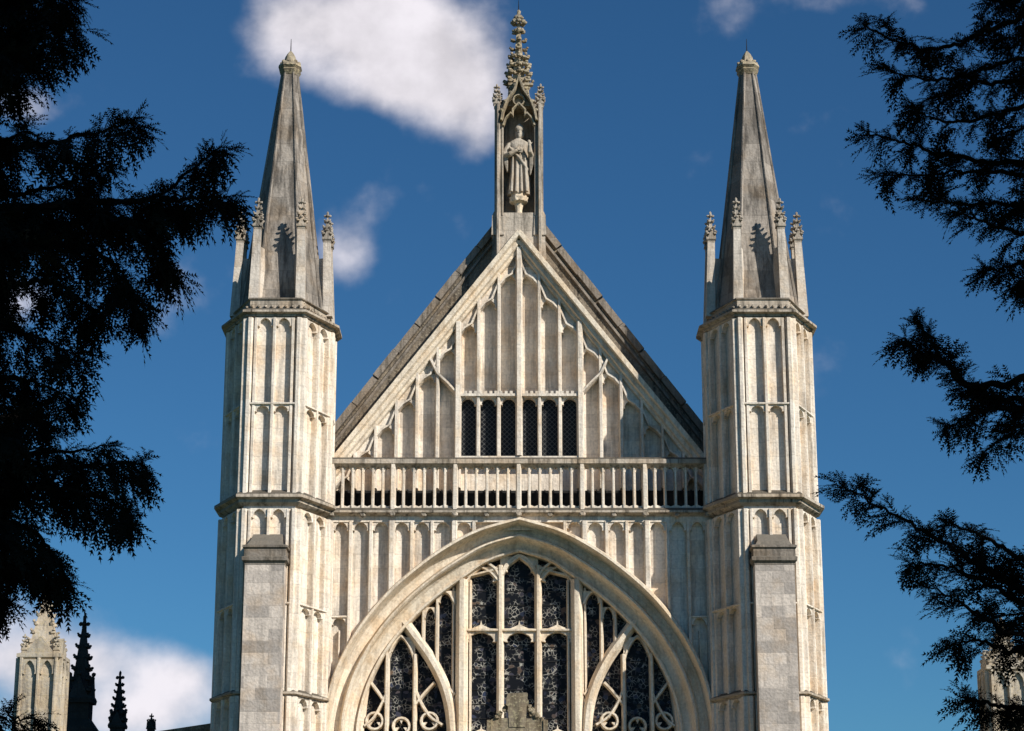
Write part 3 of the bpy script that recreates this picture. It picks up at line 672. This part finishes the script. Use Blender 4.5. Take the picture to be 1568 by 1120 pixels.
def yew(tx,ty,limbs,droop,seed,up=0,sc=1.0,dm=1.0):
    random.seed(seed)
    T=empty('yew_tree'); wood=B(); sprays=[]
    base=Vector((tx,ty,0)); hgt=11
    tp=[base+Vector((random.uniform(-.1,.1),random.uniform(-.1,.1),z)) for z in(0,.6,2,4,6,8,10,hgt)]
    wood.tube(tp,[.75,.5,.42,.38,.3,.22,.12,.04],12)
    for li in limbs:
        pts,side,dens,yy=li
        P=[]
        for i,(u,v) in enumerate(pts):
            Y=yy
            X=SX(u-784,v,Y)-.216; P.append(Vector((X,Y+random.uniform(-.15,.15),SZ(v,Y))))
        root=Vector((tx,ty,max(1.5,P[0].z-1.2))); P=[root]+P
        cv=[]
        m=len(P)-1; K=10*m
        for k in range(K+1):
            t=k/K*m; i=min(int(t),m-1); f=t-i
            p0=P[max(i-1,0)];p1=P[i];p2=P[i+1];p3=P[min(i+2,m)]
            cv.append(.5*((2*p1)+(-p0+p2)*f+(2*p0-5*p1+4*p2-p3)*f*f+(-p0+3*p1-3*p2+p3)*f**3)+Vector((random.gauss(0,.008),0,random.gauss(0,.01))))
        wood.tube([tuple(c) for c in cv],[.036*(1-k/K)**1.1+.005 for k in range(K+1)],5)
        acc=0
        for k in range(7,K+1):
            seg=(cv[k]-cv[k-1]); acc+=seg.length*dens*dm
            t=seg.normalized(); fr=k/K
            for _ in range(2 if dm>.95 or random.random()<.6 else 1):
                sprays.append((cv[k]-seg*random.random(),t*1.0+Vector((random.gauss(0,.5),random.gauss(0,.6),random.gauss(0,.5)-droop*.5)),sc*random.uniform(.16,.28)*(1-.3*fr),random.uniform(-.8,.8)))
            if fr>.97: sprays.append((cv[k].copy(),t,.20*sc,0))
            while acc>.07:
                acc-=.07
                L=side*random.uniform(.3,1.1)*(1.0-.6*max(0,(fr-.6)/.4))
                rd=Vector((random.gauss(0,.6),random.gauss(0,.9),random.gauss(0,.45)))
                dr=(t*random.uniform(.3,1.0)+rd*.9+Vector((0,0,-droop+up))).normalized()
                o=cv[k]-seg*random.random(); pp=o.copy(); dd=dr.copy(); ns=max(2,int(L/.10)); pl=[tuple(pp)]
                for j in range(ns):
                    dd=(dd+Vector((random.gauss(0,.12),random.gauss(0,.12),random.gauss(0,.1)-droop*.22+up*.1))).normalized()
                    pp=pp+dd*(L/ns); pl.append(tuple(pp))
                    a=dd.cross(Vector((random.gauss(0,1),random.gauss(0,1),random.gauss(0,1)))).normalized()
                    sprays.append((pp.copy(),(dd*1.0+a*.6+Vector((0,0,-droop*.35))),sc*random.uniform(.17,.29),random.uniform(-.8,.8)))
                sprays.append((pp.copy(),dd,sc*random.uniform(.17,.27),random.uniform(-.6,.6)))
    wood.finish('trunk_and_limbs',M_bark,T)
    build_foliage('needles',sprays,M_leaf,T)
YT=-48
Ld=[([(-150,60),(-20,50),(60,30),(112,35)],.34,1.5,YT),([(-150,0),(0,-10),(60,-40)],.36,1.4,YT+.4),([(-150,100),(-20,100),(40,80),(85,62)],.22,1.2,YT),([(-150,20),(0,10),(80,0),(112,5)],.3,1.7,YT+.2),
([(-150,240),(0,225),(100,225),(165,205),(198,172)],.22,1.7,YT),([(-150,300),(0,290),(90,275),(165,255)],.28,1.4,YT+.5),
([(-150,360),(0,330),(120,315),(230,300),(300,258),(345,228)],.20,1.9,YT-.2),([(-100,340),(100,320),(250,310),(310,298),(350,292)],.15,1.7,YT),([(-100,350),(120,335),(215,345),(250,385),(258,410)],.20,1.6,YT+.2),
([(-150,400),(0,390),(110,380),(175,400),(202,455),(214,485)],.22,1.7,YT),([(-150,430),(0,440),(80,440),(125,462),(145,478)],.25,1.3,YT+.4),
([(-150,500),(0,500),(70,520),(128,555)],.26,1.5,YT),([(-150,560),(0,570),(60,590),(105,606)],.25,1.4,YT+.5),([(-150,620),(0,640),(50,640),(80,650)],.25,1.3,YT-.3),
([(-150,670),(0,690),(90,690),(165,682)],.18,1.6,YT),([(-150,700),(0,720),(120,722),(185,716),(222,714)],.19,1.9,YT+.2),([(-150,740),(0,750),(110,755),(165,765),(194,786)],.21,1.6,YT),
([(-150,790),(0,800),(55,820),(85,860),(94,886)],.23,1.5,YT),([(-150,830),(0,850),(30,860),(55,878)],.22,1.3,YT+.4),([(-150,880),(-60,890),(-10,902),(0,920)],.10,1.0,YT),
([(-150,1010),(-80,1060),(0,1098),(50,1098)],.06,.8,YT),([(-150,160),(-60,178),(0,205),(45,205)],.16,1.2,YT)]
for v in range(195,860,42): Ld.append(([(-160,v-30),(-60,v),(0+random.uniform(-30,45),v+20)],.34,1.8,YT+random.uniform(-.8,.8)))
for v in range(-40,110,36): Ld.append(([(-160,v-30),(-60,v),(20,v+6)],.34,1.8,YT+random.uniform(-.8,.8)))
for v in range(-600,1000,200): Ld.append(([(-420,v),(-560,v+30),(-760,v+90)],.5,.5,YT+random.uniform(-3,3)))
Rd=[([(1760,-20),(1640,0),(1540,40),(1450,62),(1390,62),(1318,48)],.13,1.3,YT),([(1760,60),(1640,70),(1560,90),(1450,112),(1362,110)],.15,1.2,YT),([(1700,60),(1600,0),(1560,-10),(1510,15)],.20,.9,YT+.3),
([(1760,100),(1640,110),(1540,130),(1470,140),(1415,150)],.16,1.1,YT+.2),
([(1760,140),(1640,150),(1540,170),(1460,185),(1398,174)],.15,1.1,YT),([(1760,250),(1640,250),(1540,240),(1450,225),(1390,222),(1328,211)],.10,1.2,YT),([(1760,270),(1640,280),(1540,270),(1450,270),(1352,263)],.11,1.2,YT+.2),
([(1760,300),(1640,310),(1560,310),(1480,305),(1418,298)],.13,1.1,YT),([(1760,340),(1640,345),(1568,350),(1500,340),(1462,322)],.13,1.0,YT-.3),([(1760,400),(1640,400),(1580,405),(1540,410),(1508,414)],.09,1.0,YT),([(1760,440),(1640,430),(1575,425),(1566,442)],.10,.9,YT),
([(1760,600),(1640,600),(1560,612),(1500,600),(1440,548),(1410,530),(1378,524)],.08,1.2,YT),([(1760,570),(1500,595),(1450,560),(1420,520),(1396,500)],.07,1.0,YT+.1),([(1760,620),(1600,620),(1510,628),(1470,650),(1440,660)],.09,1.1,YT),([(1760,640),(1620,650),(1560,660),(1508,690)],.11,1.0,YT),([(1760,600),(1620,625),(1540,615),(1500,605)],.08,.9,YT),
([(1760,1000),(1620,940),(1520,870),(1440,825),(1360,775),(1290,742)],.11,1.4,YT),([(1760,960),(1620,900),(1540,850),(1490,812),(1445,798)],.13,1.1,YT+.3),([(1760,1000),(1620,950),(1520,900),(1450,872),(1392,858)],.14,1.2,YT),
([(1760,1020),(1640,1000),(1540,960),(1470,930),(1412,898)],.15,1.2,YT-.3),([(1760,1040),(1640,1010),(1560,1000),(1500,985),(1456,985)],.13,1.1,YT),([(1760,1000),(1640,940),(1580,900),(1540,870)],.20,1.2,YT),([(1760,1080),(1640,1080),(1560,1080),(1500,1075),(1470,1068)],.06,.9,YT),([(1760,1120),(1640,1110),(1580,1100),(1540,1098)],.04,.6,YT),
([(1760,20),(1640,20),(1590,30),(1540,90)],.26,1.6,YT+.2),([(1760,110),(1640,190),(1590,200),(1530,210)],.22,1.4,YT),([(1760,300),(1640,290),(1590,300),(1560,330)],.18,1.1,YT),([(1760,960),(1640,940),(1590,940),(1520,940)],.20,1.3,YT+.4)]
for v in range(-600,1000,200): Rd.append(([(2000,v),(2150,v+30),(2350,v+90)],.5,.5,YT+random.uniform(-3,3)))
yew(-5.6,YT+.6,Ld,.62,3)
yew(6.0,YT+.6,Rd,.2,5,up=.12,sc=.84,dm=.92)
random.seed(11)
T=empty('added_shade_tree'); w=B()  # unseen tree added behind the camera to keep sun off the yews
tb=Vector((10.5,-57.5,0)); w.tube([tb+Vector((0,0,z)) for z in(0,1,4,8,12,16)],[.6,.42,.36,.3,.2,.08],12)
cc=[]
for i in range(46):
    c=Vector((random.uniform(1.5,16),random.uniform(-61.5,-51),random.uniform(10.2,17)))
    cc.append(c); a=tb+Vector((0,0,random.uniform(4,10))); w.tube([a,(a+c)/2+Vector((0,0,.6)),c],[.12,.07,.02],6)
w.finish('trunk_and_boughs',M_bark,T)
n=16000; ci=rng.integers(0,len(cc),n); C=np.array([tuple(c) for c in cc])[ci]
dr=rng.normal(size=(n,3)); dr/=np.linalg.norm(dr,axis=1)[:,None]; P_=C+dr*(rng.random((n,1))**.4)*2.0
P_[:,2]=np.maximum(P_[:,2],9.3)
a=rng.normal(size=(n,3)); a/=np.linalg.norm(a,axis=1)[:,None]; b_=np.cross(a,rng.normal(size=(n,3))); b_/=np.linalg.norm(b_,axis=1)[:,None]
sz=rng.uniform(.2,.34,(n,1)); Vv=np.stack([P_-a*sz,P_+b_*sz*.7,P_+a*sz,P_-b_*sz*.7],1).reshape(-1,3).astype(np.float32)
me=bpy.data.meshes.new('leaves'); me.from_pydata(Vv.tolist(),[],np.arange(4*n).reshape(-1,4).tolist()); me.materials.append(M_leaf2)
o=bpy.data.objects.new('leaves',me); scn.collection.objects.link(o); o.parent=T
# ---------------------------------------------------------------- light, world
AZ,EL=math.radians(49),math.radians(34)
sd=Vector((math.sin(AZ)*math.cos(EL),-math.cos(AZ)*math.cos(EL),math.sin(EL)))
sl=bpy.data.lights.new('sun','SUN'); sl.energy=5; sl.angle=math.radians(.5); sl.color=(1,.955,.87)
so=bpy.data.objects.new('sun',sl); so.rotation_euler=(-sd).to_track_quat('-Z','Y').to_euler(); so.location=(20,-80,50); scn.collection.objects.link(so)
W=bpy.data.worlds.new('World'); scn.world=W; W.use_nodes=True; nt=W.node_tree; L=nt.links.new
ST=.06
bg=nt.nodes['Background']; bg.inputs['Strength'].default_value=ST
sk=N(nt,'ShaderNodeTexSky'); sk.sky_type='NISHITA'; sk.sun_disc=False; sk.sun_elevation=EL; sk.sun_rotation=math.pi-AZ; sk.air_density=1.0; sk.dust_density=0.0; sk.ozone_density=2.5
hs=N(nt,'ShaderNodeVectorMath',operation='MULTIPLY'); hs.inputs[1].default_value=(.40,.86,1.20); L(sk.outputs[0],hs.inputs[0])
tc=N(nt,'ShaderNodeTexCoord'); sp=N(nt,'ShaderNodeSeparateXYZ'); L(tc.outputs['Generated'],sp.inputs[0])
def mth(op,a,b_=None,c=None):
    n_=N(nt,'ShaderNodeMath',operation=op)
    for i,x in enumerate((a,b_,c)):
        if x is None: continue
        if isinstance(x,(int,float)): n_.inputs[i].default_value=x
        else: L(x,n_.inputs[i])
    return n_.outputs[0]
ym=mth('MAXIMUM',sp.outputs['Y'],.05)
ca=mth('DIVIDE',sp.outputs['X'],ym); cb=mth('DIVIDE',sp.outputs['Z'],ym)
cv_=N(nt,'ShaderNodeCombineXYZ'); L(ca,cv_.inputs[0]); L(cb,cv_.inputs[1])
nz=N(nt,'ShaderNodeTexNoise'); nz.inputs['Scale'].default_value=26; nz.inputs['Detail'].default_value=5; nz.inputs['Roughness'].default_value=.52; L(cv_.outputs[0],nz.inputs['Vector'])
nzb=N(nt,'ShaderNodeTexNoise'); nzb.inputs['Scale'].default_value=11; nzb.inputs['Detail'].default_value=1; L(cv_.outputs[0],nzb.inputs['Vector'])
def dirp(u,v):
    t=(560-v)/F; y=ct-t*st; return ((u-784)/F/y,(st+t*ct)/y)
blobs=[(445,40,80,70,.8),(560,40,120,75,1.1),(660,75,100,80,1.1),(605,135,80,45,.9),(710,150,60,70,.9),(735,215,30,45,.5),
(530,385,46,70,.58),(1150,25,70,45,.28),(1290,2,80,30,.25),(40,160,60,35,.5),(40,455,55,40,.6),
(140,1015,85,38,.7),(285,1035,65,34,.75),(20,1010,80,55,.75),(190,1095,170,45,.9)]
mxv=None
for u,v,ru,rv,amp in blobs:
    a0,b0=dirp(u,v); sc=1/F*1.1
    dx=mth('DIVIDE',mth('SUBTRACT',ca,a0),ru*sc); dy=mth('DIVIDE',mth('SUBTRACT',cb,b0),rv*sc)
    r2=mth('MULTIPLY_ADD',dx,dx,mth('MULTIPLY',dy,dy))
    g=mth('MULTIPLY',mth('EXPONENT',mth('MULTIPLY',r2,-.9)),amp)
    mxv=g if mxv is None else mth('ADD',mxv,mth('MULTIPLY',g,mth('SUBTRACT',1.0,mth('MULTIPLY',mxv,.6))))
nn=mth('MULTIPLY_ADD',nz.outputs['Fac'],1.6,-.8); nb=mth('MULTIPLY_ADD',nzb.outputs['Fac'],1.2,-.6)
val=mth('ADD',mxv,mth('MULTIPLY',mth('ADD',nn,nb),.72))
mr=N(nt,'ShaderNodeMapRange'); mr.interpolation_type='SMOOTHSTEP'; mr.inputs[1].default_value=.14; mr.inputs[2].default_value=1.12; L(val,mr.inputs[0])
msk=mth('MULTIPLY',mr.outputs[0],mth('GREATER_THAN',sp.outputs['Y'],.06)); msk=mth('MULTIPLY',msk,.97)
cr=N(nt,'ShaderNodeMapRange'); cr.inputs[1].default_value=.35; cr.inputs[2].default_value=.65; cr.inputs[3].default_value=.80; cr.inputs[4].default_value=1.08; L(nz.outputs['Fac'],cr.inputs[0])
cc_=N(nt,'ShaderNodeVectorMath',operation='SCALE'); k=1/ST; cc_.inputs[0].default_value=(.86*k,.82*k,.87*k); L(cr.outputs[0],cc_.inputs['Scale'])
mx=N(nt,'ShaderNodeMix',data_type='RGBA'); L(msk,mx.inputs[0]); L(hs.outputs[0],mx.inputs[6]); L(cc_.outputs[0],mx.inputs[7]); L(mx.outputs[2],bg.inputs['Color'])
# ---------------------------------------------------------------- camera
cd=bpy.data.cameras.new('camera'); cd.sensor_width=36; cd.lens=F/1568*36; cd.clip_end=5000
co=bpy.data.objects.new('camera',cd); co.location=(-.216,-D,ZC); co.rotation_euler=(math.pi/2+TH,0,0); scn.collection.objects.link(co); scn.camera=co
scn.view_settings.view_transform='Standard'; scn.view_settings.look='None'; scn.view_settings.exposure=0
